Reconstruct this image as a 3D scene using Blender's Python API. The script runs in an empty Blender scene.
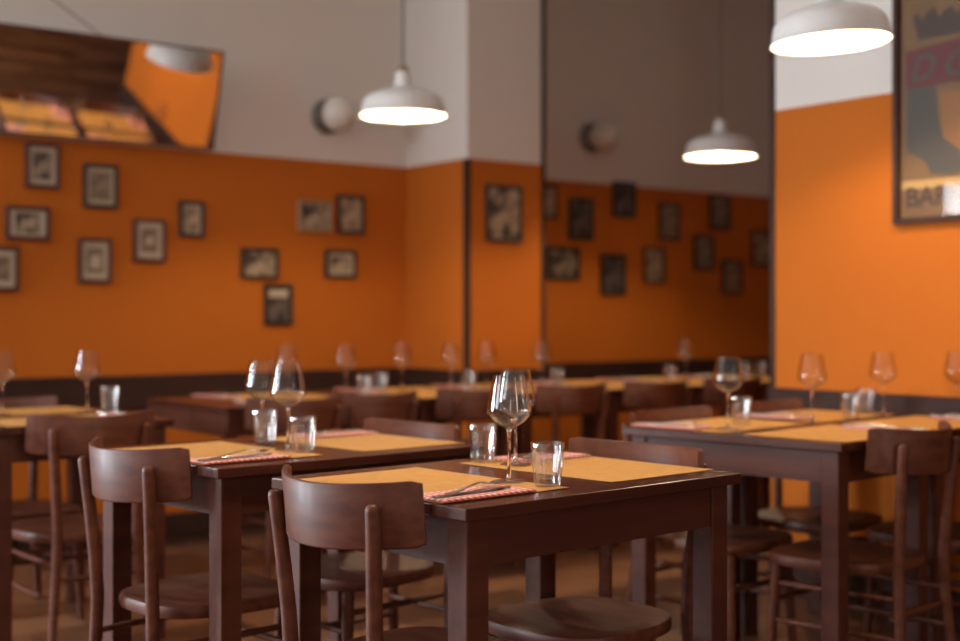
import bpy, bmesh, math, random
from mathutils import Vector, Matrix
random.seed(7)
S = bpy.context.scene
C = S.collection
PI = math.pi

# ------------------------------------------------------------------ camera
F, HZ, EYE = 1333.33, 315.0, 1.105          # focal length in pixels, horizon row, eye height
cam_data = bpy.data.cameras.new('camera')
cam = bpy.data.objects.new('camera', cam_data); C.objects.link(cam)
cam.location = (0, 0, EYE); cam.rotation_euler = (PI/2, 0, 0)
cam_data.lens = 50; cam_data.sensor_width = 36; cam_data.shift_y = -(320.5-HZ)/960
cam_data.dof.use_dof = True; cam_data.dof.focus_distance = 2.74; cam_data.dof.aperture_fstop = 1.8
cam_data.clip_start = 0.05
S.camera = cam

# room axes: x' = A runs along the back wall, y' = B runs into it
ca, sa = 0.7926, 0.6097
TH = math.atan2(sa, ca)
def W(A, B, z=0.0): return Vector((A*ca-B*sa, A*sa+B*ca, z))

# ------------------------------------------------------------------ world, lights, exposure
w = bpy.data.worlds.new('world'); S.world = w; w.use_nodes = True
bg = w.node_tree.nodes['Background']
bg.inputs[0].default_value = (1.0, 0.74, 0.58, 1); bg.inputs[1].default_value = 0.36
def area(name, A, B, z, sx, sy, energy, col, direction):
    l = bpy.data.lights.new(name, 'AREA'); l.shape = 'RECTANGLE'; l.size = sx; l.size_y = sy
    l.energy = energy; l.color = col
    o = bpy.data.objects.new(name, l); C.objects.link(o); o.location = W(A, B, z)
    o.rotation_euler = direction.to_track_quat('-Z', 'Y').to_euler()
    return o
area('window_daylight', -5.13, 4.75, 2.55, 2.3, 1.3, 105, (0.78, 0.90, 1.0), W(1, 0, 0))
for A in (-2.95, -1.38):
    area('window_daylight', A, 6.12, 1.47, 0.76, 1.34, 230, (0.80, 0.91, 1.0), W(0, -1, 0))
for A in (-1.6, 2.4):
    area('added_front_fill', A, -3.48, 1.75, 0.5, 2.3, 32, (1.0, 0.90, 0.80), W(0, 1, 0))  # fill lights added behind the camera, no known source there
vs = S.view_settings
vs.view_transform = 'Standard'; vs.look = 'None'; vs.gamma = 1; vs.use_curve_mapping = False
vs.exposure = 0.0
BULB = 1400.0

# ------------------------------------------------------------------ materials
def mat(name, col, rough=0.5, **kw):
    m = bpy.data.materials.new(name); m.use_nodes = True
    b = m.node_tree.nodes['Principled BSDF']
    b.inputs['Base Color'].default_value = (*col, 1); b.inputs['Roughness'].default_value = rough
    for k, v in kw.items(): b.inputs[k.replace('_', ' ')].default_value = v
    return m
def nodes(m): return m.node_tree.nodes, m.node_tree.links, m.node_tree.nodes['Principled BSDF']
def varied(name, c1, c2, scale=(4, 4, 4), rough=0.5, detail=4, lo=0.35, hi=0.65, **kw):
    m = mat(name, c1, rough, **kw); N, L, b = nodes(m)
    tc = N.new('ShaderNodeTexCoord'); mp = N.new('ShaderNodeMapping'); mp.inputs['Scale'].default_value = scale
    nz = N.new('ShaderNodeTexNoise'); nz.inputs['Scale'].default_value = 1; nz.inputs['Detail'].default_value = detail
    rp = N.new('ShaderNodeValToRGB')
    rp.color_ramp.elements[0].position = lo; rp.color_ramp.elements[1].position = hi
    rp.color_ramp.elements[0].color = (*c1, 1); rp.color_ramp.elements[1].color = (*c2, 1)
    L.new(tc.outputs['Object'], mp.inputs[0]); L.new(mp.outputs[0], nz.inputs['Vector'])
    L.new(nz.outputs[0], rp.inputs[0]); L.new(rp.outputs[0], b.inputs['Base Color'])
    return m
ORANGE, CREAM, PAINT_Z = (0.56, 0.148, 0.007), (0.73, 0.70, 0.66), 1.925
def wall_paint():
    m = mat('two_tone_wall_paint', ORANGE, 0.7, Specular_IOR_Level=0.1); N, L, b = nodes(m)
    g = N.new('ShaderNodeNewGeometry'); sp = N.new('ShaderNodeSeparateXYZ'); L.new(g.outputs['Position'], sp.inputs[0])
    gt = N.new('ShaderNodeMath'); gt.operation = 'GREATER_THAN'; gt.inputs[1].default_value = PAINT_Z; L.new(sp.outputs[2], gt.inputs[0])
    nz = N.new('ShaderNodeTexNoise'); nz.inputs['Scale'].default_value = 1.3; nz.inputs['Detail'].default_value = 3; L.new(g.outputs['Position'], nz.inputs['Vector'])
    rp = N.new('ShaderNodeValToRGB'); rp.color_ramp.elements[0].color = (0.46, 0.126, 0.015, 1); rp.color_ramp.elements[1].color = (0.51, 0.144, 0.018, 1)
    L.new(nz.outputs[0], rp.inputs[0])
    mx = N.new('ShaderNodeMix'); mx.data_type = 'RGBA'; L.new(gt.outputs[0], mx.inputs[0]); L.new(rp.outputs[0], mx.inputs[6]); mx.inputs[7].default_value = (*CREAM, 1)
    L.new(mx.outputs[2], b.inputs['Base Color'])
    return m
M_WALL = wall_paint()
M_CEIL = mat('ceiling_white', (0.84, 0.80, 0.74), 0.8)
M_RAIL = varied('dark_rail_wood', (0.030, 0.012, 0.010), (0.042, 0.018, 0.014), (3, 3, 20), 0.6, Specular_IOR_Level=0.2)
M_PANEL = varied('brown_wood_panelling', (0.085, 0.016, 0.008), (0.11, 0.022, 0.011), (2, 2, 14), 0.5)
M_GUARD = mat('corner_guard_brown', (0.05, 0.028, 0.02), 0.6, Specular_IOR_Level=0.15)
def floor_mat():
    m = mat('brown_tiles_light_patches', (0.2, 0.1, 0.06), 0.30); N, L, b = nodes(m)
    tc = N.new('ShaderNodeTexCoord')
    br = N.new('ShaderNodeTexBrick'); br.offset = 0.5; br.inputs['Scale'].default_value = 1
    br.inputs['Brick Width'].default_value = 0.45; br.inputs['Row Height'].default_value = 0.22; br.inputs['Mortar Size'].default_value = 0.004
    br.inputs['Color1'].default_value = (0.27, 0.13, 0.068, 1); br.inputs['Color2'].default_value = (0.045, 0.019, 0.013, 1); br.inputs['Mortar'].default_value = (0.06, 0.03, 0.02, 1)  # tan and dark bricks imitate patches of light and shadow on the tiles
    L.new(tc.outputs['Object'], br.inputs['Vector']); L.new(br.outputs[0], b.inputs['Base Color'])
    return m
M_FLOOR = floor_mat()
M_WOOD = varied('dark_stained_wood', (0.060, 0.0155, 0.009), (0.090, 0.0255, 0.0135), (1.5, 22, 22), 0.45, 5, Specular_IOR_Level=0.28)
M_TOP = varied('polished_table_wood', (0.050, 0.014, 0.0095), (0.074, 0.022, 0.0135), (1.5, 22, 22), 0.24, 5, Specular_IOR_Level=0.4)
M_CHAIR = varied('walnut_stained_beech', (0.080, 0.020, 0.010), (0.125, 0.037, 0.017), (5, 40, 40), 0.5, 5, Specular_IOR_Level=0.3, Coat_Weight=0.04, Coat_Roughness=0.2)
M_MAT = varied('amber_straw_paper', (0.50, 0.235, 0.050), (0.56, 0.275, 0.065), (30, 30, 30), 0.75)
def gingham():
    m = mat('red_gingham_paper', (0.8, 0.8, 0.8), 0.8); N, L, b = nodes(m)
    tc = N.new('ShaderNodeTexCoord'); sp = N.new('ShaderNodeSeparateXYZ'); L.new(tc.outputs['Object'], sp.inputs[0])
    out = []
    for k in (0, 1):
        a = N.new('ShaderNodeMath'); a.operation = 'MULTIPLY'; a.inputs[1].default_value = 2*PI/0.016; L.new(sp.outputs[k], a.inputs[0])
        s = N.new('ShaderNodeMath'); s.operation = 'SINE'; L.new(a.outputs[0], s.inputs[0])
        g = N.new('ShaderNodeMath'); g.operation = 'GREATER_THAN'; g.inputs[1].default_value = 0; L.new(s.outputs[0], g.inputs[0]); out.append(g)
    ad = N.new('ShaderNodeMath'); ad.operation = 'ADD'; L.new(out[0].outputs[0], ad.inputs[0]); L.new(out[1].outputs[0], ad.inputs[1])
    hf = N.new('ShaderNodeMath'); hf.operation = 'MULTIPLY'; hf.inputs[1].default_value = 0.5; L.new(ad.outputs[0], hf.inputs[0])
    rp = N.new('ShaderNodeValToRGB'); rp.color_ramp.interpolation = 'CONSTANT'
    e = rp.color_ramp.elements; e[0].color = (0.85, 0.76, 0.72, 1); e[1].position = 0.3; e[1].color = (0.72, 0.25, 0.21, 1)
    e2 = rp.color_ramp.elements.new(0.8); e2.color = (0.55, 0.03, 0.03, 1)
    L.new(hf.outputs[0], rp.inputs[0]); L.new(rp.outputs[0], b.inputs['Base Color'])
    return m
M_NAP = gingham()
M_STEEL = mat('brushed_steel', (0.55, 0.53, 0.50), 0.22, Metallic=1.0)
M_WHITE = mat('white_enamel', (0.72, 0.72, 0.70), 0.35)
M_INNER = mat('white_enamel_inside', (0.85, 0.83, 0.78), 0.5)
M_NECK = mat('beige_socket_cap', (0.28, 0.19, 0.11), 0.4)
M_CORD = mat('grey_cord', (0.10, 0.085, 0.07), 0.6)
M_GLOBE = mat('opal_globe', (0.72, 0.68, 0.62), 0.3)
M_BASE = mat('grey_metal_base', (0.22, 0.21, 0.20), 0.35, Metallic=0.4)
M_FRAME_R = mat('mahogany_frame', (0.075, 0.016, 0.013), 0.4)
M_FRAME_D = mat('blackish_frame', (0.028, 0.016, 0.014), 0.45)
M_PASSE = mat('ivory_mount_card', (0.50, 0.42, 0.32), 0.8)
M_PFRAME = mat('poster_frame_wood', (0.05, 0.022, 0.016), 0.6, Specular_IOR_Level=0.2)
def bulb_mat():
    m = bpy.data.materials.new('glowing_bulb'); m.use_nodes = True; n = m.node_tree; n.nodes.clear()
    e = n.nodes.new('ShaderNodeEmission'); e.inputs[0].default_value = (1.0, 0.78, 0.50, 1); e.inputs[1].default_value = BULB
    o = n.nodes.new('ShaderNodeOutputMaterial'); n.links.new(e.outputs[0], o.inputs[0]); return m
M_BULB = bulb_mat()
def clear_glass(name, thin):
    m = bpy.data.materials.new(name); m.use_nodes = True; n = m.node_tree; n.nodes.clear()
    o = n.nodes.new('ShaderNodeOutputMaterial')
    if not thin:
        g = n.nodes.new('ShaderNodeBsdfGlass'); g.inputs['IOR'].default_value = 1.48; g.inputs['Roughness'].default_value = 0.0
        n.links.new(g.outputs[0], o.inputs[0]); return m
    t = n.nodes.new('ShaderNodeBsdfTransparent'); t.inputs[0].default_value = (0.97, 0.97, 0.965, 1)
    g = n.nodes.new('ShaderNodeBsdfGlossy'); g.inputs['Roughness'].default_value = 0.02
    lw = n.nodes.new('ShaderNodeLayerWeight'); lw.inputs[0].default_value = 0.5
    p = n.nodes.new('ShaderNodeMath'); p.operation = 'POWER'; p.inputs[1].default_value = 3.0; n.links.new(lw.outputs['Facing'], p.inputs[0])
    k = n.nodes.new('ShaderNodeMath'); k.operation = 'MULTIPLY_ADD'; k.inputs[1].default_value = 0.75; k.inputs[2].default_value = 0.03; n.links.new(p.outputs[0], k.inputs[0])
    x = n.nodes.new('ShaderNodeMixShader'); n.links.new(k.outputs[0], x.inputs[0]); n.links.new(t.outputs[0], x.inputs[1]); n.links.new(g.outputs[0], x.inputs[2])
    n.links.new(x.outputs[0], o.inputs[0]); return m
M_GLASS = clear_glass('clear_thick_glass', False)
M_THIN = clear_glass('clear_thin_glass', True)
M_RIB = clear_glass('ribbed_glass', True)
for nd in M_RIB.node_tree.nodes:
    if nd.type == 'MATH' and nd.operation == 'POWER': nd.inputs[1].default_value = 1.4
    if nd.type == 'MATH' and nd.operation == 'MULTIPLY_ADD': nd.inputs[1].default_value = 0.85; nd.inputs[2].default_value = 0.07
M_PANE = clear_glass('poster_pane', True)
for nd in M_PANE.node_tree.nodes:
    if nd.type == 'MATH' and nd.operation == 'POWER': nd.inputs[1].default_value = 5
    if nd.type == 'MATH' and nd.operation == 'MULTIPLY_ADD': nd.inputs[1].default_value = 0.25; nd.inputs[2].default_value = 0.007
M_MIRROR = mat('mirror_silver', (0.80, 0.78, 0.75), 0.015, Metallic=1.0)

# ------------------------------------------------------------------ mesh helpers
def box(bm, x0, x1, y0, y1, z0, z1, bev=0.0, seg=2):
    vs_ = [bm.verts.new((x, y, z)) for x in (x0, x1) for y in (y0, y1) for z in (z0, z1)]
    q = [(0, 1, 3, 2), (4, 6, 7, 5), (0, 4, 5, 1), (2, 3, 7, 6), (0, 2, 6, 4), (1, 5, 7, 3)]
    fs = [bm.faces.new([vs_[i] for i in f]) for f in q]
    if bev:
        bmesh.ops.bevel(bm, geom=list({e for f in fs for e in f.edges}), offset=bev, segments=seg, affect='EDGES', profile=0.5)
    return bm
def lathe(bm, prof, n=40, mod=None, caps=False):
    rings = []
    for r, z in prof:
        if r < 1e-6: rings.append([bm.verts.new((0, 0, z))]); continue
        rings.append([bm.verts.new(((r*(mod(2*PI*k/n, z) if mod else 1))*math.cos(2*PI*k/n), (r*(mod(2*PI*k/n, z) if mod else 1))*math.sin(2*PI*k/n), z)) for k in range(n)])
    for a, b in zip(rings, rings[1:]):
        for k in range(n):
            k2 = (k+1) % n
            if len(a) == 1 and len(b) == 1: continue
            if len(a) == 1: bm.faces.new((a[0], b[k2], b[k]))
            elif len(b) == 1: bm.faces.new((a[k], a[k2], b[0]))
            else: bm.faces.new((a[k], a[k2], b[k2], b[k]))
    return bm
def tube(bm, pts, rad, n=12):
    pts = [Vector(p) for p in pts]; rads = rad if isinstance(rad, (list, tuple)) else [rad]*len(pts)
    rings = []; up = None
    for i, p in enumerate(pts):
        t = (pts[min(i+1, len(pts)-1)]-pts[max(i-1, 0)]).normalized()
        if up is None: up = Vector((1, 0, 0)) if abs(t.x) < 0.9 else Vector((0, 1, 0))
        u = (up - t*up.dot(t)).normalized(); v = t.cross(u); up = u
        rings.append([bm.verts.new(p+u*rads[i]*math.cos(2*PI*k/n)+v*rads[i]*math.sin(2*PI*k/n)) for k in range(n)])
    for a, b in zip(rings, rings[1:]):
        for k in range(n): bm.faces.new((a[k], a[(k+1) % n], b[(k+1) % n], b[k]))
    bm.faces.new(rings[0][::-1]); bm.faces.new(rings[-1])
    return bm
def obj(name, bm, m, parent=None, smooth=True, loc=None, rot=None):
    bmesh.ops.recalc_face_normals(bm, faces=bm.faces)
    me = bpy.data.meshes.new(name); bm.to_mesh(me); bm.free()
    for mm in (m if isinstance(m, list) else [m]): me.materials.append(mm)
    if smooth:
        me.polygons.foreach_set('use_smooth', [True]*len(me.polygons))
        try: me.set_sharp_from_angle(angle=math.radians(38))
        except Exception: pass
    o = bpy.data.objects.new(name, me); C.objects.link(o)
    if parent: o.parent = parent
    if loc is not None: o.location = loc
    if rot is not None: o.rotation_euler = rot
    return o
def NB(): return bmesh.new()
def thing(name, label=None, cat=None, group=None, loc=(0, 0, 0), rz=0.0):
    o = bpy.data.objects.new(name, None); o.empty_display_size = 0.05; C.objects.link(o)
    o.location = loc; o.rotation_euler = (0, 0, rz); tag(o, label, cat, group); return o
def tag(o, label, cat, group=None):
    if label: o['label'] = label
    if cat: o['category'] = cat
    if group: o['group'] = group
    return o
def dup(o, label, loc, rot=(0, 0, 0)):
    c = o.copy(); C.objects.link(c); c['label'] = label; c.location = loc; c.rotation_euler = rot
    for ch in o.children:
        d = ch.copy(); C.objects.link(d); d.parent = c
        for g in ch.children:
            e = g.copy(); C.objects.link(e); e.parent = d
    return c
_used = set()
def place(proto, label, loc, rot=(0, 0, 0)):
    if proto.name not in _used:
        _used.add(proto.name); proto['label'] = label; proto.location = loc; proto.rotation_euler = rot; return proto
    return dup(proto, label, loc, rot)
def struct(name, bm, m, smooth=False):
    o = obj(name, bm, m, None, smooth, rot=(0, 0, TH)); o['kind'] = 'structure'; return o

# ------------------------------------------------------------------ room shell (in A, B coordinates)
HC, BW, AR, AE, BR = 3.5, 6.135, 4.200, 8.35, 3.539
struct('floor', box(NB(), -5.15, 8.5, -3.5, 6.3, -0.06, 0.0), M_FLOOR)
struct('ceiling', box(NB(), -5.15, 8.5, -3.5, 6.3, HC, HC+0.06), M_CEIL)
b = NB(); be = [-5.15, -3.35, -2.55, -1.8, -1.0, 8.5]
for i in range(len(be)-1):
    if i % 2 == 0: box(b, be[i], be[i+1], BW, BW+0.15, 0, HC)
    else: box(b, be[i], be[i+1], BW, BW+0.15, 0, 0.75); box(b, be[i], be[i+1], BW, BW+0.15, 2.15, HC)
struct('wall_back', b, M_WALL)
b = NB(); box(b, -5.3, -5.15, -3.5, 3.6, 0, HC); box(b, -5.3, -5.15, 5.9, BW, 0, HC)
box(b, -5.3, -5.15, 3.6, 5.9, 0, 1.9); box(b, -5.3, -5.15, 3.6, 5.9, 3.2, HC); struct('wall_left', b, M_WALL)
b = NB(); fe = [-5.15, -1.85, -1.35, 2.15, 2.65, 8.5]
for i in range(len(fe)-1):
    if i % 2 == 0: box(b, fe[i], fe[i+1], -3.65, -3.5, 0, HC)
    else: box(b, fe[i], fe[i+1], -3.65, -3.5, 0, 0.6); box(b, fe[i], fe[i+1], -3.65, -3.5, 2.9, HC)
struct('wall_front', b, M_WALL)
BE = 1.82
struct('wall_right', box(NB(), AR, AR+0.35, BE, BR, 0, HC), M_WALL)
struct('wall_recess', box(NB(), 5.7, 5.85, -3.5, BR-0.15, 0, HC), M_PANEL)
struct('wall_alcove', box(NB(), AR+0.35, AE, BR-0.15, BR, 0, HC), M_WALL)
struct('wall_end', box(NB(), AE, AE+0.15, BR-0.15, BW, 0, HC), M_WALL)
PA0, PA1, PB = 4.193, 4.726, 5.563
struct('pillar', box(NB(), PA0, PA1, PB, BW, 0, HC, 0.004, 1), M_WALL)
# chair rail (dark board) and baseboards
RZ0, RZ1 = 0.645, 0.815
def strip(name, x0, x1, y0, y1, z0, z1): struct(name, box(NB(), x0, x1, y0, y1, z0, z1, 0.004, 1), M_RAIL)
T = 0.026
strip('trim_1', -5.15, PA0, BW-T, BW, RZ0, RZ1)
strip('trim_2', PA0-T, PA0, PB-T, BW-T, RZ0, RZ1)
strip('trim_3', PA0, PA1+T, PB-T, PB, RZ0, RZ1)
strip('trim_4', PA1, AE, BW-T, BW, RZ0, RZ1)
strip('trim_5', AR-T, AR, BE, BR, RZ0, RZ1)
strip('baseboard_back', -5.15, PA0, BW-0.018, BW, 0, 0.13)
strip('baseboard_pillar', PA0-0.018, PA0, PB-0.018, BW-0.018, 0, 0.13)
strip('baseboard_front', PA0, PA1+0.018, PB-0.018, PB, 0, 0.13)
strip('baseboard_alcove', PA1, AE, BW-0.018, BW, 0, 0.13)
strip('baseboard_right', AR-0.018, AR, BE, BR, 0, 0.13)
# corner guards
def guard(name, A, B, z0, z1, da, db):
    bm = NB(); box(bm, A, A+da*0.028, B, B-0.004, z0, z1) if False else None
    x0, x1 = sorted((A-0.004, A+da)); y0, y1 = sorted((B-0.004 if db >= 0 else B+0.004, B+db))
    box(bm, x0, x1, B-0.004 if db >= 0 else B, B if db >= 0 else B+0.004, z0, z1)
    box(bm, A-0.004, A, y0, y1, z0, z1)
    struct(name, bm, M_GUARD)
guard('trim_6', PA0, PB, RZ1, PAINT_Z, 0.022, 0.03)
guard('trim_7', AR, BR, RZ1, HC-0.01, 0.03, -0.022)
bm = NB(); box(bm, PA1-0.026, PA1+0.004, PB-0.004, PB, RZ1, HC-0.01); box(bm, PA1, PA1+0.004, PB, PB+0.03, RZ1, HC-0.01)
struct('trim_8', bm, M_GUARD)

# ------------------------------------------------------------------ furniture prototypes
def make_table(length, width, label, loc, rz, lg=0.056, ov=0.022):
    """long side along local x, origin at the middle on the floor"""
    t = thing('dining_table', label, 'table', 'dark wooden dining tables', loc, rz)
    X, Y, top, th = length/2, width/2, 0.75, 0.024
    obj('tabletop', box(NB(), -X, X, -Y, Y, top-th, top, 0.0025, 2), M_TOP, t, False)
    for sx in (-1, 1):
        for sy in (-1, 1):
            x1, y1 = sx*(X-ov), sy*(Y-ov)
            x0, y0 = x1-sx*lg, y1-sy*lg
            obj('leg', box(NB(), min(x0, x1), max(x0, x1), min(y0, y1), max(y0, y1), 0, top-th, 0.003, 2), M_WOOD, t, False)
    i = ov+0.006; za, zb = top-th-0.092, top-th
    for sy in (-1, 1):
        y1 = sy*(Y-i); y0 = y1-sy*0.022
        obj('apron', box(NB(), -X+ov+lg, X-ov-lg, min(y0, y1), max(y0, y1), za, zb), M_WOOD, t, False)
    for sx in (-1, 1):
        x1 = sx*(X-i); x0 = x1-sx*0.022
        obj('apron', box(NB(), min(x0, x1), max(x0, x1), -Y+ov+lg, Y-ov-lg, za, zb), M_WOOD, t, False)
    return t

SAG = 0.106
def slat_y(x): return -0.283+SAG*(x/0.212)**2
def make_chair():
    t = thing('dining_chair', 'x', 'chair', 'bentwood dining chairs')
    # curved backrest
    bm = NB(); n = 28; cols = []
    for i in range(n+1):
        x = -0.212+0.424*i/n
        e = min(i, n-i)/n
        y = slat_y(x); d = Vector((-2*SAG*x/0.212**2, 1, 0)).normalized()
        lean = 0.010
        rnd = 0.006 if i in (0, n) else 0.0
        zo = 0.012*(x/0.212)**2-0.003; z0, z1 = 0.661+rnd, 0.785-rnd
        ring = []
        for (s, z) in ((-1, z0), (-1, z1-0.004), (-0.6, z1), (0.6, z1), (1, z1-0.004), (1, z0), (0.6, z0-0.003), (-0.6, z0-0.003)):
            k = (z-0.661)/0.124
            p = Vector((x, y, z))+d*(s*0.007); p.y -= lean*(k-0.5); p.z += zo
            ring.append(bm.verts.new(p))
        cols.append(ring)
    for a, b2 in zip(cols, cols[1:]):
        for k in range(8): bm.faces.new((a[k], a[(k+1) % 8], b2[(k+1) % 8], b2[k]))
    bm.faces.new(cols[0]); bm.faces.new(cols[-1][::-1])
    obj('backrest', bm, M_CHAIR, t)
    # rear posts run from the floor to half way up the slat, outside it
    for s in (-1, 1):
        yt = -0.252
        pts = [(0.166, -0.262, 0.0), (0.150, -0.245, 0.15), (0.137, -0.233, 0.30), (0.132, -0.231, 0.40), (0.136, -0.2355, 0.50), (0.1435, -0.243, 0.60), (0.1505, -0.250, 0.68), (0.155, yt-0.004, 0.738), (0.1552, yt-0.0045, 0.745), (0.1553, yt-0.0045, 0.749), (0.1553, yt-0.0045, 0.7505)]
        rd = [0.0125, 0.0145, 0.016, 0.0168, 0.0166, 0.016, 0.0155, 0.0150, 0.0132, 0.0090, 0.003]
        obj('leg', tube(NB(), [(s*x, y, z) for x, y, z in pts], rd, 16), M_CHAIR, t)
    # seat: rounded D
    def outline(k, n=48):
        out = []
        for i in range(n):
            a = 2*PI*i/n; c, s_ = math.cos(a), math.sin(a); ex = 2/3.0
            x = math.copysign(abs(c)**ex, c); y = math.copysign(abs(s_)**ex, s_)
            wd = 0.196+0.018*y
            out.append((x*wd*k, (y*0.205+0.005)*k))
        return out
    bm = NB(); rings = []
    for k, z in ((0.90, 0.368), (0.985, 0.371), (1.0, 0.380), (1.0, 0.392), (0.985, 0.400), (0.93, 0.403), (0.72, 0.399), (0.4, 0.396)):
        rings.append([bm.verts.new((x, y, z)) for x, y in outline(k)])
    for a, b2 in zip(rings, rings[1:]):
        for k in range(48): bm.faces.new((a[k], a[(k+1) % 48], b2[(k+1) % 48], b2[k]))
    bm.faces.new(rings[0][::-1]); bm.faces.new(rings[-1])
    obj('seat', bm, M_CHAIR, t)
    # front legs
    for s in (-1, 1):
        obj('leg', tube(NB(), [(s*0.150, 0.150, 0.370), (s*0.158, 0.158, 0.25), (s*0.170, 0.172, 0.0)], [0.018, 0.0165, 0.012], 16), M_CHAIR, t)
        for z, fy, fx, ry, rx in ((0.31, 0.155, 0.155, -0.213, 0.147), (0.20, 0.161, 0.160, -0.228, 0.156)):
            obj('stretcher', tube(NB(), [(s*fx, fy, z), (s*(fx+rx)/2, (fy+ry)/2, z), (s*(rx-0.009), ry-0.008, z)], [0.0075, 0.0095, 0.0075], 10), M_CHAIR, t)
    obj('stretcher', tube(NB(), [(-0.157, 0.157, 0.26), (0, 0.157, 0.26), (0.157, 0.157, 0.26)], [0.0075, 0.0095, 0.0075], 10), M_CHAIR, t)
    obj('stretcher', tube(NB(), [(-0.151, -0.22, 0.26), (0, -0.22, 0.26), (0.151, -0.22, 0.26)], [0.0075, 0.0095, 0.0075], 10), M_CHAIR, t)
    return t

def make_wineglass():
    t = thing('wine_glass', 'x', 'glass', 'stemmed wine glasses')
    prof = [(0.0032, 0.1125), (0.010, 0.1145), (0.022, 0.1195), (0.034, 0.128), (0.0435, 0.139), (0.0475, 0.1465), (0.0473, 0.152), (0.0455, 0.163), (0.042, 0.183), (0.038, 0.203), (0.0338, 0.2235)]
    inner = [(max(r-0.0011, 0.0), z+0.0010) for r, z in prof][::-1]
    obj('bowl', lathe(NB(), prof+[(0.0333, 0.2248), (0.0329, 0.2242)]+inner+[(0, 0.1140)], 48), M_THIN, t)
    stem = [(0.0, 0.0040), (0.0085, 0.0046), (0.0058, 0.010), (0.0042, 0.022), (0.0036, 0.045), (0.0036, 0.085), (0.0044, 0.103), (0.0060, 0.109), (0.0090, 0.1130), (0.0, 0.1138)]
    obj('stem', lathe(NB(), stem, 20), M_GLASS, t)
    foot = [(0, 0.0), (0.034, 0.0), (0.0365, 0.0008), (0.0368, 0.0018), (0.034, 0.0024), (0.018, 0.0034), (0.0, 0.0039)]
    obj('foot', lathe(NB(), foot, 40), M_RIB, t)
    return t
def make_tumbler():
    H, n = 0.090, 140
    def k(z): return max(0.0, min(1.0, (0.078-z)/0.024))
    def mod(a, z, deep): return 1-deep*k(z)*(0.5+0.5*math.cos(11*a))
    out = [(0.0, 0.0), (0.022, 0.0), (0.0265, 0.0012), (0.0282, 0.004), (0.0296, 0.018), (0.0312, 0.034), (0.0326, 0.048), (0.0336, 0.058), (0.0346, 0.070), (0.0357, H-0.0015)]
    inn = [(0.0350, H), (0.0340, H-0.0015), (0.0328, 0.070), (0.0296, 0.054), (0.0272, 0.038), (0.0246, 0.024), (0.0205, 0.015), (0.0, 0.0115)]
    bm = NB(); rings = []
    for prof, deep in ((out, 0.085), (inn, 0.03)):
        for r, z in prof:
            if r < 1e-6: rings.append([bm.verts.new((0, 0, z))]); continue
            rings.append([bm.verts.new((r*mod(2*PI*i/n, z, deep)*math.cos(2*PI*i/n), r*mod(2*PI*i/n, z, deep)*math.sin(2*PI*i/n), z)) for i in range(n)])
    for a, b in zip(rings, rings[1:]):
        for i in range(n):
            j = (i+1) % n
            if len(a) == 1: bm.faces.new((a[0], b[j], b[i]))
            elif len(b) == 1: bm.faces.new((a[i], a[j], b[0]))
            else: bm.faces.new((a[i], a[j], b[j], b[i]))
    o = obj('water_tumbler', bm, M_RIB); tag(o, 'x', 'tumbler', 'fluted water tumblers'); return o
def make_mat():
    bm = NB(); nx, ny = 10, 14; g = []
    for i in range(nx+1):
        g.append([bm.verts.new((-0.1725+0.345*i/nx, -0.245+0.49*j/ny, 0.0008+0.0012*(abs(2*j/ny-1)**6+abs(2*i/nx-1)**6)/2)) for j in range(ny+1)])
    for i in range(nx):
        for j in range(ny): bm.faces.new((g[i][j], g[i+1][j], g[i+1][j+1], g[i][j+1]))
    r = bmesh.ops.extrude_face_region(bm, geom=list(bm.faces))
    bmesh.ops.translate(bm, verts=[v for v in r['geom'] if isinstance(v, bmesh.types.BMVert)], vec=(0, 0, -0.0006))
    o = obj('paper_placemat', bm, M_MAT); tag(o, 'x', 'placemat', 'amber paper placemats'); return o
def make_napkin():
    bm = NB()
    for k, (sx, sy) in enumerate(((0.122, 0.060), (0.120, 0.058), (0.117, 0.055))):
        box(bm, -sx, sx, -sy, sy-0.004*k, 0.0008+0.0014*k, 0.0020+0.0014*k, 0.0005, 1)
    o = obj('paper_napkin', bm, M_NAP); tag(o, 'x', 'napkin', 'red gingham napkins'); return o
def ribbon(bm, spine, th):
    """spine: (x, halfwidth, z, ycentre); closed flat bar"""
    rings = []
    for x, hw, z, yc in spine:
        rings.append([bm.verts.new((x, yc-hw, z)), bm.verts.new((x, yc+hw, z)), bm.verts.new((x, yc+hw*0.8, z+th)), bm.verts.new((x, yc-hw*0.8, z+th))])
    for a, b2 in zip(rings, rings[1:]):
        for k in range(4): bm.faces.new((a[k], a[(k+1) % 4], b2[(k+1) % 4], b2[k]))
    bm.faces.new(rings[0]); bm.faces.new(rings[-1][::-1])
def make_fork():
    bm = NB()
    ribbon(bm, [(-0.105, 0.004, 0.001, 0), (-0.098, 0.0088, 0.001, 0), (-0.06, 0.0065, 0.003, 0), (-0.02, 0.0038, 0.008, 0), (0.02, 0.0032, 0.011, 0), (0.040, 0.006, 0.009, 0), (0.052, 0.0118, 0.005, 0), (0.062, 0.0125, 0.0035, 0)], 0.0022)
    for q in (-0.0105, -0.0035, 0.0035, 0.0105):
        ribbon(bm, [(0.060, 0.0020, 0.0036, q), (0.080, 0.0019, 0.003, q), (0.100, 0.0010, 0.0065, q)], 0.0018)
    o = obj('dinner_fork', bm, M_STEEL); tag(o, 'x', 'fork', 'steel forks'); return o
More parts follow.
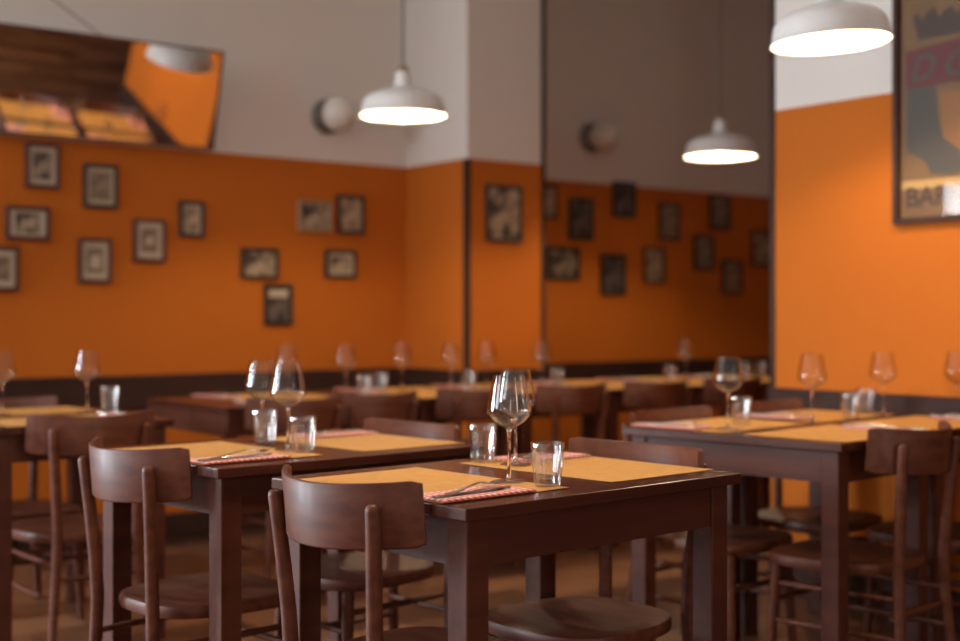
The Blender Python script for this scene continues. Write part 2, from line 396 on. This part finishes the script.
def make_knife():
    bm = NB()
    ribbon(bm, [(-0.11, 0.005, 0.001, 0), (-0.10, 0.0085, 0.001, 0), (-0.05, 0.007, 0.001, 0), (0.0, 0.0055, 0.001, 0), (0.008, 0.0095, 0.001, 0.001), (0.06, 0.0100, 0.001, 0.001), (0.095, 0.0070, 0.001, 0.003), (0.11, 0.0015, 0.001, 0.007)], 0.0030)
    o = obj('table_knife', bm, M_STEEL); tag(o, 'x', 'knife', 'steel knives'); return o

CHAIR, WINE, TUMB = make_chair(), make_wineglass(), make_tumbler()
PMAT, NAP, FORK, KNIFE = make_mat(), make_napkin(), make_fork(), make_knife()

# ------------------------------------------------------------------ table tops: settings
TZ = 0.75
def tp(u, v):                              # a spot on the table-top plane
    Y = F*(EYE-TZ)/(v-HZ); return Vector(((u-480)/F*Y, Y, TZ))
def chair_at(mid, d, label, gap=0.03):     # mid: edge midpoint, d: facing direction
    d = Vector((d[0], d[1], 0)).normalized(); o = Vector((mid[0], mid[1], 0)) - d*gap + d*0.2
    return place(CHAIR, label, (o.x, o.y, 0), (0, 0, math.atan2(d.y, d.x)-PI/2))
def setting(mid, d, where, glass=None, tumbler=None, mat_l=None, napkin=True, do_mat=True, tilt=0.0):
    """mid: middle of the table edge the diner sits at, d: where the diner looks"""
    d = Vector((d[0], d[1], 0)).normalized(); r = Vector((d.y, -d.x, 0)); m = Vector((mid[0], mid[1], TZ))
    rz = math.atan2(d.y, d.x)
    P = lambda p, q, z=0.0: m+d*p+r*q+Vector((0, 0, z))
    if do_mat: place(PMAT, 'amber paper placemat '+where, P(0.178, 0, 0.0004), (0, 0, rz+tilt))
    if napkin:
        place(NAP, 'red gingham paper napkin '+where, P(0.130, 0.192, 0.0030), (0, 0, rz+tilt))
        place(FORK, 'steel fork on napkin '+where, P(0.150, 0.175, 0.0085), (0, 0, rz+0.30))
        place(KNIFE, 'steel knife on napkin '+where, P(0.118, 0.212, 0.0082), (0, 0, rz+0.06))
    if glass != 'none':
        place(WINE, 'empty wine glass '+where, (glass if glass is not None else P(0.297, 0.10))+Vector((0, 0, 0.0028)))
    if tumbler != 'none':
        place(TUMB, 'clear fluted tumbler '+where, (tumbler if tumbler is not None else P(0.324, 0.21))+Vector((0, 0, 0.0028)), (0, 0, random.uniform(0, 1)))

# ---- front table and the one behind it
a1 = Vector((0.740, 0.673, 0)); l1 = Vector((-0.673, 0.740, 0)); RZ_1 = math.atan2(a1.y, a1.x)
C0 = Vector((-0.0256, 2.439, 0)); TL, TW = 0.83, 0.64
def mids(c): return c+l1*(TW/2), c+l1*(TW/2)+a1*TL
mL, mR = mids(C0)
make_table(TL, TW, 'nearest dark wooden table, in sharp focus with two place settings', (C0+a1*TL/2+l1*TW/2), RZ_1)
setting(mL, a1, 'at the sharp nearest table, near side', tp(509, 483), tp(547.5, 487.5))
setting(mR, -a1, 'at the sharp nearest table, far side', tp(515.5, 466), tp(482.5, 463))
chair_at(mL, (0.715, 0.70), 'sharp wooden chair backing toward us at the nearest table', 0.040)
chair_at(mR+l1*0.016, -a1, 'wooden chair facing us across the nearest table, seat visible beneath')
C1 = C0+l1*0.86
mL2, mR2 = mids(C1)
make_table(TL, TW, 'dark wooden table directly behind the nearest table', (C1+a1*TL/2+l1*TW/2), RZ_1)
setting(mL2, a1, 'on the table behind the nearest, near side', tp(288, 451), tp(303, 453))
setting(mR2, -a1, 'on the table behind the nearest, far side', tp(262, 441), tp(265, 443.5))
chair_at(mL2, (0.715, 0.70), 'wooden chair backing toward us at the second table, left of the sharp chair', 0.040)
chair_at(mR2+l1*0.016, -a1, 'wooden chair facing us at the far side of the second table')

# ---- table below the mirror
dB, dA = W(0, 1), W(1, 0)
A5, B5, D5 = 1.638, 4.243, 0.83
make_table(D5, 0.62, 'dark table at the far left, under the tilted mirror', W(A5, B5+D5/2), TH+PI/2)
setting(W(A5, B5), dB, 'on the table under the mirror, near side', tp(87, 413), tp(110, 412))
setting(W(A5, B5+D5), -dB, 'on the table under the mirror, wall side')
chair_at(W(A5+0.01, B5), dB, 'dark chair seen from behind at the far left table under the mirror', 0.045)
chair_at(W(A5, B5+D5), -dB, 'chair on the wall side of the far left table, facing us')

# ---- row of pushed together tables in front of the back wall
BF, DR = 4.65, 0.75
row = [  # centre A, width, description, chair centre
    (2.80, 0.91, 'leftmost table of the wall row', 3.0),
    (3.53, 0.55, 'wall-row table left of the pillar', 3.53),
    (4.08, 0.55, 'wall-row table before the pillar', 4.08),
    (4.63, 0.55, 'wall-row table right of the pillar', 4.63),
    (5.18, 0.55, 'wall-row table under the farthest lamp', 5.18),
    (5.73, 0.55, 'wall-row table nearest the poster wall', 5.73)]
def onrow(u, B):                            # point on the table plane at depth B in image column u
    r = (u-480)/F; A = B*(sa+ca*r)/(ca-sa*r); return W(A, B, TZ)
near = [(onrow(346, 4.97), onrow(364, 4.98)), (onrow(451, 4.97), onrow(469, 4.97)), (onrow(542, 4.97), onrow(557, 4.97)), (onrow(686, 4.97), onrow(670, 4.90)), ('none', onrow(745, 4.97)), ('none', onrow(761, 5.0))]
far = [(onrow(287, 5.15), 'none'), (onrow(402, 5.15), onrow(381, 5.10)), (onrow(487, 5.15), 'none'), ('none', 'none'), ('none', 'none'), ('none', 'none')]
for k, (A, wd, desc, ac) in enumerate(row):
    make_table(DR, wd-0.004, 'dark '+desc, W(A, BF+DR/2), TH+PI/2, *((0.045, 0.008) if k == 0 else (0.056, 0.022)))
    if k == 0:
        chair_at(W(2.595, BF), dB, 'dark chair at the left end of the wall row, backing toward us', 0.115)
        setting(W(2.37, BF), dB, 'at the left end of the wall row', 'none', 'none', do_mat=False)
    setting(W(A if k else 2.99, BF), dB, 'on the '+desc+', chair side', near[k][0], near[k][1])
    setting(W(A, BF+DR), -dB, 'on the '+desc+', wall side', far[k][0], far[k][1])
    if k < 5: chair_at(W(ac, BF), dB, 'dark chair backing toward us at the '+desc, 0.05)

# ---- pair of tables against the poster wall
F8 = Vector((0.994, 3.670, 0)); l8 = Vector((-0.70, 0.714, 0)).normalized(); a8 = Vector((0.714, 0.70, 0)).normalized()
L8, W8 = 0.78, 0.57
RZ8 = math.atan2(l8.y, l8.x)
for k, desc in enumerate(('on the nearer poster-wall table', 'on the rear poster-wall table')):
    o = F8+a8*(W8*k)
    make_table(L8, W8-0.004, ('dark table, near half of the pair by the poster wall', 'dark table pushed against the poster wall, rear of the pair')[k], o+a8*W8/2+l8*L8/2, RZ8)
    m1, m2 = o+a8*W8/2, o+a8*W8/2+l8*L8
    g1, t1 = ((tp(812, 424), tp(851, 420)), (tp(957, 416), 'none'))[k]
    g2, t2 = ((tp(728, 430), tp(741, 425.5)), (tp(883, 417), tp(866, 414)))[k]
    setting(m1, l8, desc+', near side', g1, t1)
    setting(m2, -l8, desc+', far side', g2, t2)
chair_at(F8+a8*W8/2, l8, 'dark chair seen from behind under the poster, tall slat back', 0.06)
chair_at(F8+a8*W8*1.5, l8, 'dark chair cut off by the frame edge below the poster', 0.06)
chair_at(F8+a8*W8/2+l8*L8, -l8, 'chair across the poster-wall tables, near one facing us', 0.03)
chair_at(F8+a8*W8*1.5+l8*L8, -l8, 'chair across the poster-wall tables, rear one next to the wall corner', 0.03)

# ------------------------------------------------------------------ pendant lamps
def make_pendant():
    t = thing('pendant_lamp', 'x', 'lamp', 'white enamel pendant lamps')
    out = [(0.190, 0.0), (0.1905, 0.004), (0.186, 0.008), (0.183, 0.020), (0.180, 0.045), (0.174, 0.066), (0.163, 0.081), (0.145, 0.093), (0.115, 0.105), (0.085, 0.114), (0.060, 0.121), (0.046, 0.127), (0.042, 0.135)]
    inn = [(0.040, 0.134), (0.045, 0.124), (0.060, 0.118), (0.085, 0.111), (0.115, 0.102), (0.144, 0.090), (0.161, 0.078), (0.171, 0.064), (0.177, 0.044), (0.180, 0.020), (0.184, 0.002), (0.190, 0.0)]
    bm = NB(); lathe(bm, out, 64); sh = obj('shade', bm, M_WHITE, t)
    bm = NB(); lathe(bm, [(0, 0.133)]+inn, 64); obj('shade_lining', bm, M_INNER, sh)
    obj('neck', lathe(NB(), [(0.042, 0.131), (0.036, 0.140), (0.034, 0.150), (0.034, 0.185), (0.030, 0.192), (0.0, 0.193)], 32), M_WHITE, t)
    obj('socket_cap', lathe(NB(), [(0.026, 0.190), (0.026, 0.205), (0.020, 0.214), (0.010, 0.222), (0.005, 0.226), (0.0, 0.226)], 24), M_NECK, t)
    obj('bulb', lathe(NB(), [(0, 0.074), (0.012, 0.076), (0.021, 0.083), (0.024, 0.093), (0.020, 0.106), (0.013, 0.118), (0.012, 0.132), (0, 0.133)], 24), M_BULB, t)
    return t
PEND = make_pendant()
RIM = 1.965
def pendant(u, Y, rim, label, tilt=0.0):
    X = (u-480)/F*Y
    o = place(PEND, label, (X, Y, rim), (0, tilt, 0))
    bm = NB(); top = Vector((0, 0, HC-rim)); top = Vector((math.sin(-tilt)*0, 0, HC-rim))
    if tilt: top = Matrix.Rotation(-tilt, 3, 'Y') @ Vector((0, 0, HC-rim-0.002)) 
    tube(bm, [(0, 0, 0.224), (0, 0, 0.5) if not tilt else (0, 0, 0.30), top], 0.0035, 10)
    obj('cord', bm, M_CORD, o)
    bm = NB(); lathe(bm, [(0, -0.03), (0.045, -0.028), (0.05, 0.0), (0, 0.0)], 24)
    obj('ceiling_rose', bm, M_WHITE, o, loc=top)
    return o
PL = [(403, 5.82, 1.972, 'white pendant lamp hanging before the pillar and wall globe', 0.0), (720.5, 7.03, 1.937, 'farthest white pendant lamp, over the alcove tables', 0.0), (831, 4.22, 1.964, 'largest, nearest white pendant lamp, beside the poster', -0.05)]
PL.append((455, 2.95, 1.97, 'unseen white pendant lamp, added above the nearest tables to light the placemats', 0.0))  # added lamp, out of view, brightens the front placemats
# copies first (so that the copies do not inherit a cord), then their own cords
pend_objs = [PEND]
for k in (1, 2, 3): pend_objs.append(dup(PEND, PL[k][3], (0, 0, 0)))
for o, (u, Y, rim, lab, tilt) in zip(pend_objs, PL):
    o['label'] = lab; o.location = ((u-480)/F*Y, Y, rim); o.rotation_euler = (0, tilt, 0)
    top = Matrix.Rotation(-tilt, 3, 'Y') @ Vector((0, 0, HC-rim))
    obj('cord', tube(NB(), [(0, 0, 0.222), (0, 0, 0.27), top*0.5+Vector((0, 0, 0.13)) if not tilt else top*0.5, top], 0.0035, 10), M_CORD, o)
    bm = NB(); lathe(bm, [(0, -0.03), (0.045, -0.028), (0.05, 0.0), (0, 0.0)], 24)
    obj('ceiling_rose', bm, M_WHITE, o, loc=top, rot=(0, -tilt, 0))

# ------------------------------------------------------------------ wall globes
def globe(u, v, lab):
    r = (u-480)/F; A = BW*(sa+ca*r)/(ca-sa*r); p = W(A, BW); z = EYE+(HZ-v)*p.y/F
    t = thing('globe_wall_light', lab, 'wall light', 'opal globe wall lights', (p.x, p.y, z), TH)
    R = (PI/2, 0, 0)
    obj('base_plate', lathe(NB(), [(0, 0), (0.092, 0), (0.092, 0.02), (0.080, 0.032), (0, 0.034)], 40), M_BASE, t, rot=R)
    obj('collar', lathe(NB(), [(0.045, 0.03), (0.045, 0.055), (0, 0.055)], 32), M_WHITE, t, rot=R)
    g = [(0.092*math.sin(PI*i/20), 0.138-0.092*math.cos(PI*i/20)) for i in range(21)]
    g[0] = (0, 0.046); g[-1] = (0, 0.23)
    obj('globe', lathe(NB(), g, 40), M_GLOBE, t, rot=R)
globe(326, 117, 'round opal wall light behind the pendant left of the pillar')
globe(590, 138, 'round opal wall light high on the alcove wall')

# ------------------------------------------------------------------ framed pictures
def print_mat(k, c1, c2, sc):
    return varied('photo_print', c1, c2, (sc, sc, sc), 0.6, 3, 0.42, 0.58)
PRINTS = [print_mat(0, (0.05, 0.032, 0.024), (0.30, 0.24, 0.17), 16), print_mat(1, (0.16, 0.11, 0.075), (0.28, 0.20, 0.13), 26), print_mat(2, (0.045, 0.026, 0.022), (0.42, 0.32, 0.22), 11), print_mat(3, (0.025, 0.016, 0.016), (0.12, 0.09, 0.08), 13), print_mat(4, (0.22, 0.16, 0.11), (0.46, 0.34, 0.22), 18)]
def ring(bm, x0, x1, z0, z1, wd, d0, d1):
    box(bm, x0, x0+wd, d0, d1, z0, z1, 0.002, 1); box(bm, x1-wd, x1, d0, d1, z0, z1, 0.002, 1)
    box(bm, x0+wd, x1-wd, d0, d1, z1-wd, z1, 0.002, 1); box(bm, x0+wd, x1-wd, d0, d1, z0, z0+wd, 0.002, 1)
def framed(u0, v0, u1, v1, Bp, label, fm, pr, mount, motif=None, fw=0.018):
    Bf = Bp-0.02
    def at(u, v):
        r = (u-480)/F; A = Bf*(sa+ca*r)/(ca-sa*r); p = W(A, Bf); return A, EYE+(HZ-v)*p.y/F
    vc = (v0+v1)/2; uc = (u0+u1)/2
    A0, _ = at(u0, vc); A1, _ = at(u1, vc); Ac, z1 = at(uc, v0); _, z0 = at(uc, v1)
    hw, hh = (A1-A0)/2, (z1-z0)/2; c = W((A0+A1)/2, Bp, (z0+z1)/2)
    t = thing('framed_picture', label, 'picture', 'small framed pictures on the orange walls', c, TH)
    bm = NB(); ring(bm, -hw, hw, -hh, hh, fw, -0.024, 0.0); obj('frame', bm, fm, t, False)
    i = fw-0.002
    bk = obj('mount' if mount else 'print', box(NB(), -hw+i, hw-i, -0.012, -0.001, -hh+i, hh-i), M_PASSE if mount else pr, t)
    if mount:
        mx, mz = mount
        pc = obj('print', box(NB(), -hw+fw+mx, hw-fw-mx, -0.0150, -0.011, -hh+fw+mz, hh-fw-mz), pr, t)
        if motif:
            bm = NB()
            if motif == 'disc':
                lathe(bm, [(0, 0), (min(hw, hh)*0.28, 0), (min(hw, hh)*0.28, 0.003), (0, 0.003)], 24); obj('motif', bm, M_PASSE, pc, rot=(PI/2, 0, 0), loc=(0, -0.0145, 0))
            elif motif == 'pair':
                for s in (-1, 1): box(bm, s*hw*0.18-hw*0.13, s*hw*0.18+hw*0.13, -0.018, -0.0145, -hh*0.25, hh*0.25)
                obj('motif', bm, PRINTS[4], pc)
            elif motif == 'arch':
                vs_ = [(-0.30*hw, -0.35*hh), (0.30*hw, -0.35*hh)]+[(0.30*hw*math.cos(PI*k/10), 0.05*hh+0.30*hw*math.sin(PI*k/10)) for k in range(11)]
                f = bm.faces.new([bm.verts.new((x, -0.0145, z)) for x, z in vs_]); r_ = bmesh.ops.extrude_face_region(bm, geom=[f])
                bmesh.ops.translate(bm, verts=[v for v in r_['geom'] if isinstance(v, bmesh.types.BMVert)], vec=(0, -0.003, 0)); obj('motif', bm, M_PASSE, pc)
    elif motif == 'band':
        obj('motif', box(NB(), -hw+fw+0.008, hw-fw-0.008, -0.0145, -0.0115, hh*0.35, hh-fw-0.01), M_PASSE, t)
R_, D_ = M_FRAME_R, M_FRAME_D
framed(26, 143, 60, 188, BW, 'mahogany framed print closest beneath the mirror, dark image on ivory mount', R_, PRINTS[0], (0.018, 0.022))
framed(84, 164, 118, 208, BW, 'thin framed pale brown print, second below the mirror', D_, PRINTS[1], (0.016, 0.02))
framed(6, 206, 50, 240, BW, 'wide mahogany frame with two small motifs, leftmost of the landscape prints', R_, PRINTS[0], (0.03, 0.014), 'pair')
framed(-12, 246, 19, 291, BW, 'framed print cut off by the left frame edge', R_, PRINTS[1], (0.022, 0.03))
framed(79, 238, 112, 283, BW, 'mahogany framed print with pale arch shape, lowest left of the mirror group', R_, PRINTS[1], (0.022, 0.03), 'arch')
framed(134, 219, 166, 262, BW, 'framed print with a pale round motif in the middle', R_, PRINTS[1], (0.024, 0.03), 'disc')
framed(180, 201, 205, 237, BW, 'small thin framed greyish print right of the mirror group', D_, PRINTS[4], (0.012, 0.014))
framed(242, 248, 279, 279, BW, 'small landscape photo above the white-topped portrait photo', D_, PRINTS[2], None)
framed(265, 284, 293, 325, BW, 'lowest portrait photo, dark with a white upper band', D_, PRINTS[3], None, 'band')
framed(299, 201, 332, 231, BW, 'pale bordered landscape photo beside a portrait photo near the pillar', mat('pale_frame', (0.30, 0.22, 0.15), 0.5), PRINTS[2], None)
framed(338, 195, 365, 234, BW, 'portrait photo in pale tones nearest the pillar on the left wall', D_, PRINTS[4], None)
framed(326, 250, 357, 278, BW, 'dark little landscape photo below the pale portrait near the pillar', D_, PRINTS[2], (0.018, 0.018))
framed(487, 185, 522.5, 242, PB, 'large dark photograph hung alone on the pillar', D_, PRINTS[2], None)
framed(540, 184, 558, 219, BW, 'portrait photo half hidden behind the pillar edge', M_PFRAME, PRINTS[4], None)
framed(570, 198, 594, 240, BW, 'dark portrait photo upper left on the alcove wall', D_, PRINTS[3], None)
framed(614, 182, 636, 218, BW, 'dark portrait photo right under the paint line in the alcove', D_, PRINTS[3], None)
framed(548, 247, 580, 280, BW, 'only landscape photo on the alcove wall', D_, PRINTS[0], None)
framed(602, 254, 626, 295, BW, 'lowest dark portrait photo left of centre on the alcove wall', D_, PRINTS[3], None)
framed(660, 203, 680, 240, BW, 'brown portrait photo upper middle of the alcove wall', M_PFRAME, PRINTS[1], None, None, 0.014)
framed(645, 247, 665, 283, BW, 'brown portrait photo mid height, right of the lowest dark portrait', M_PFRAME, PRINTS[4], None, None, 0.014)
framed(695, 235, 714, 270, BW, 'faded portrait photo under the farthest pendant lamp, left of two', M_PFRAME, PRINTS[1], None, None, 0.014)
framed(711, 195, 730, 229, BW, 'faded portrait photo directly beneath the farthest pendant lamp', M_PFRAME, PRINTS[1], None, None, 0.014)
framed(723, 260, 742, 294, BW, 'lowest faded portrait photo on the right of the alcove wall', M_PFRAME, PRINTS[1], None, None, 0.014)
framed(753, 231, 773, 266, BW, 'bright framed photo next to the poster wall edge', M_PFRAME, PRINTS[4], None, None, 0.014)

# ------------------------------------------------------------------ leaning mirror
t = thing('wall_mirror', 'large mirror leaning forward high on the left wall', 'mirror', None, W(2.997, 6.09, 1.928), TH-math.radians(0.7))
MW, MH, TILT = 1.75, 0.487, math.radians(14.3)
bm = NB(); ring(bm, -MW, 0, 0, MH, 0.010, -0.012, 0.008); fr = obj('frame', bm, R_, t, False, rot=(TILT, 0, 0), loc=(0, -0.01, 0))
obj('mirror_glass', box(NB(), -MW+0.008, -0.008, -0.006, 0.0, 0.008, MH-0.008), M_MIRROR, t, False, rot=(TILT, 0, 0), loc=(0, -0.01, 0))
s_, c_ = math.sin(TILT)*MH, math.cos(TILT)*MH
obj('hanging_wire', tube(NB(), [(-0.62, -0.01-s_, c_), (-0.85, -0.006-s_/2, c_+0.17), (-1.06, -0.004, c_+0.33)], 0.0028, 8), M_CORD, t)

# ------------------------------------------------------------------ poster on the right wall
rp_ = (897-480)/F; BP = AR*(ca-sa*rp_)/(sa+ca*rp_)
pz0, PH, PW = 1.436, 1.0, 0.70
t = thing('framed_poster', 'tall vintage style poster in dark frame, letters BAR along its bottom', 'poster', None, W(AR-0.002, BP, pz0), TH-PI/2)
bm = NB(); ring(bm, 0, PW, 0, PH, 0.022, -0.03, 0.0); obj('frame', bm, M_PFRAME, t, False)
M_PBG = varied('poster_paper', (0.15, 0.075, 0.022), (0.20, 0.10, 0.03), (6, 6, 6), 0.6)
M_PDK = mat('poster_ink_brown', (0.055, 0.026, 0.015), 0.6); M_PRD = mat('poster_ink_red', (0.12, 0.014, 0.012), 0.6)
M_PGR = mat('poster_ink_grey', (0.065, 0.054, 0.044), 0.6); M_PCR = mat('poster_ink_cream', (0.50, 0.30, 0.10), 0.6); M_POR = mat('poster_ink_orange', (0.27, 0.11, 0.024), 0.6)
pr = obj('print', box(NB(), 0.020, PW-0.020, -0.010, -0.004, 0.020, PH-0.020), M_PBG, t, False)
def poly(name, pts, m, dep=0.0006, base=-0.0100):
    bm = NB(); f = bm.faces.new([bm.verts.new((x, base+0.0001, z)) for x, z in pts]); r_ = bmesh.ops.extrude_face_region(bm, geom=[f])
    bmesh.ops.translate(bm, verts=[v for v in r_['geom'] if isinstance(v, bmesh.types.BMVert)], vec=(0, -dep-0.0001, 0)); bmesh.ops.triangulate(bm, faces=bm.faces)
    return obj(name, bm, m, pr, False)
# crown
cr = [(0.10, 0.66), (0.075, 0.745)]
for k in range(7): cr += [(0.095+k*0.07, 0.745+0.012*(k % 2)+0.015), (0.115+k*0.07, 0.728), (0.13+k*0.07, 0.750)]
cr += [(0.60, 0.66)]
poly('printed_crown', cr, M_PDK)
poly('printed_band', [(0.045, 0.49), (0.66, 0.49), (0.66, 0.625), (0.40, 0.655), (0.30, 0.645), (0.045, 0.625)], M_PRD)
poly('printed_figure', [(0.05, 0.49), (0.17, 0.49), (0.18, 0.36), (0.20, 0.30), (0.26, 0.25), (0.30, 0.19), (0.24, 0.165), (0.15, 0.175), (0.13, 0.215), (0.09, 0.245), (0.05, 0.26)], M_PGR)
poly('printed_patch', [(0.20, 0.30), (0.185, 0.46), (0.33, 0.46), (0.42, 0.36), (0.36, 0.27), (0.27, 0.25)], M_POR)
poly('printed_strip', [(0.03, 0.125), (0.67, 0.125), (0.67, 0.155), (0.03, 0.155)], M_PCR)
def text(name, s, size, x, z, m, shear=0.0, bold=0.0, dep=0.0012):
    cu = bpy.data.curves.new(name, 'FONT'); cu.body = s; cu.size = size; cu.extrude = 0.0004; cu.shear = shear; cu.offset = bold
    o = bpy.data.objects.new(name, cu); C.objects.link(o); me = bpy.data.meshes.new_from_object(o.evaluated_get(bpy.context.evaluated_depsgraph_get()))
    bpy.data.objects.remove(o); me.materials.append(m)
    n = bpy.data.objects.new(name, me); C.objects.link(n); n.parent = pr; n.rotation_euler = (PI/2, 0, 0); n.location = (x, -0.0100-dep, z); return n
text('lettering', 'BAR', 0.098, 0.045, 0.062, M_PDK, 0, 0.002)
text('script_lettering', 'D Ge', 0.13, 0.062, 0.515, M_PGR, 0.3, 0.002)
obj('glazing', box(NB(), 0.021, PW-0.021, -0.0185, -0.0165, 0.021, PH-0.021), M_PANE, t, False)

S.cycles.transparent_max_bounces = 24
S.cycles.blur_glossy = 0.5
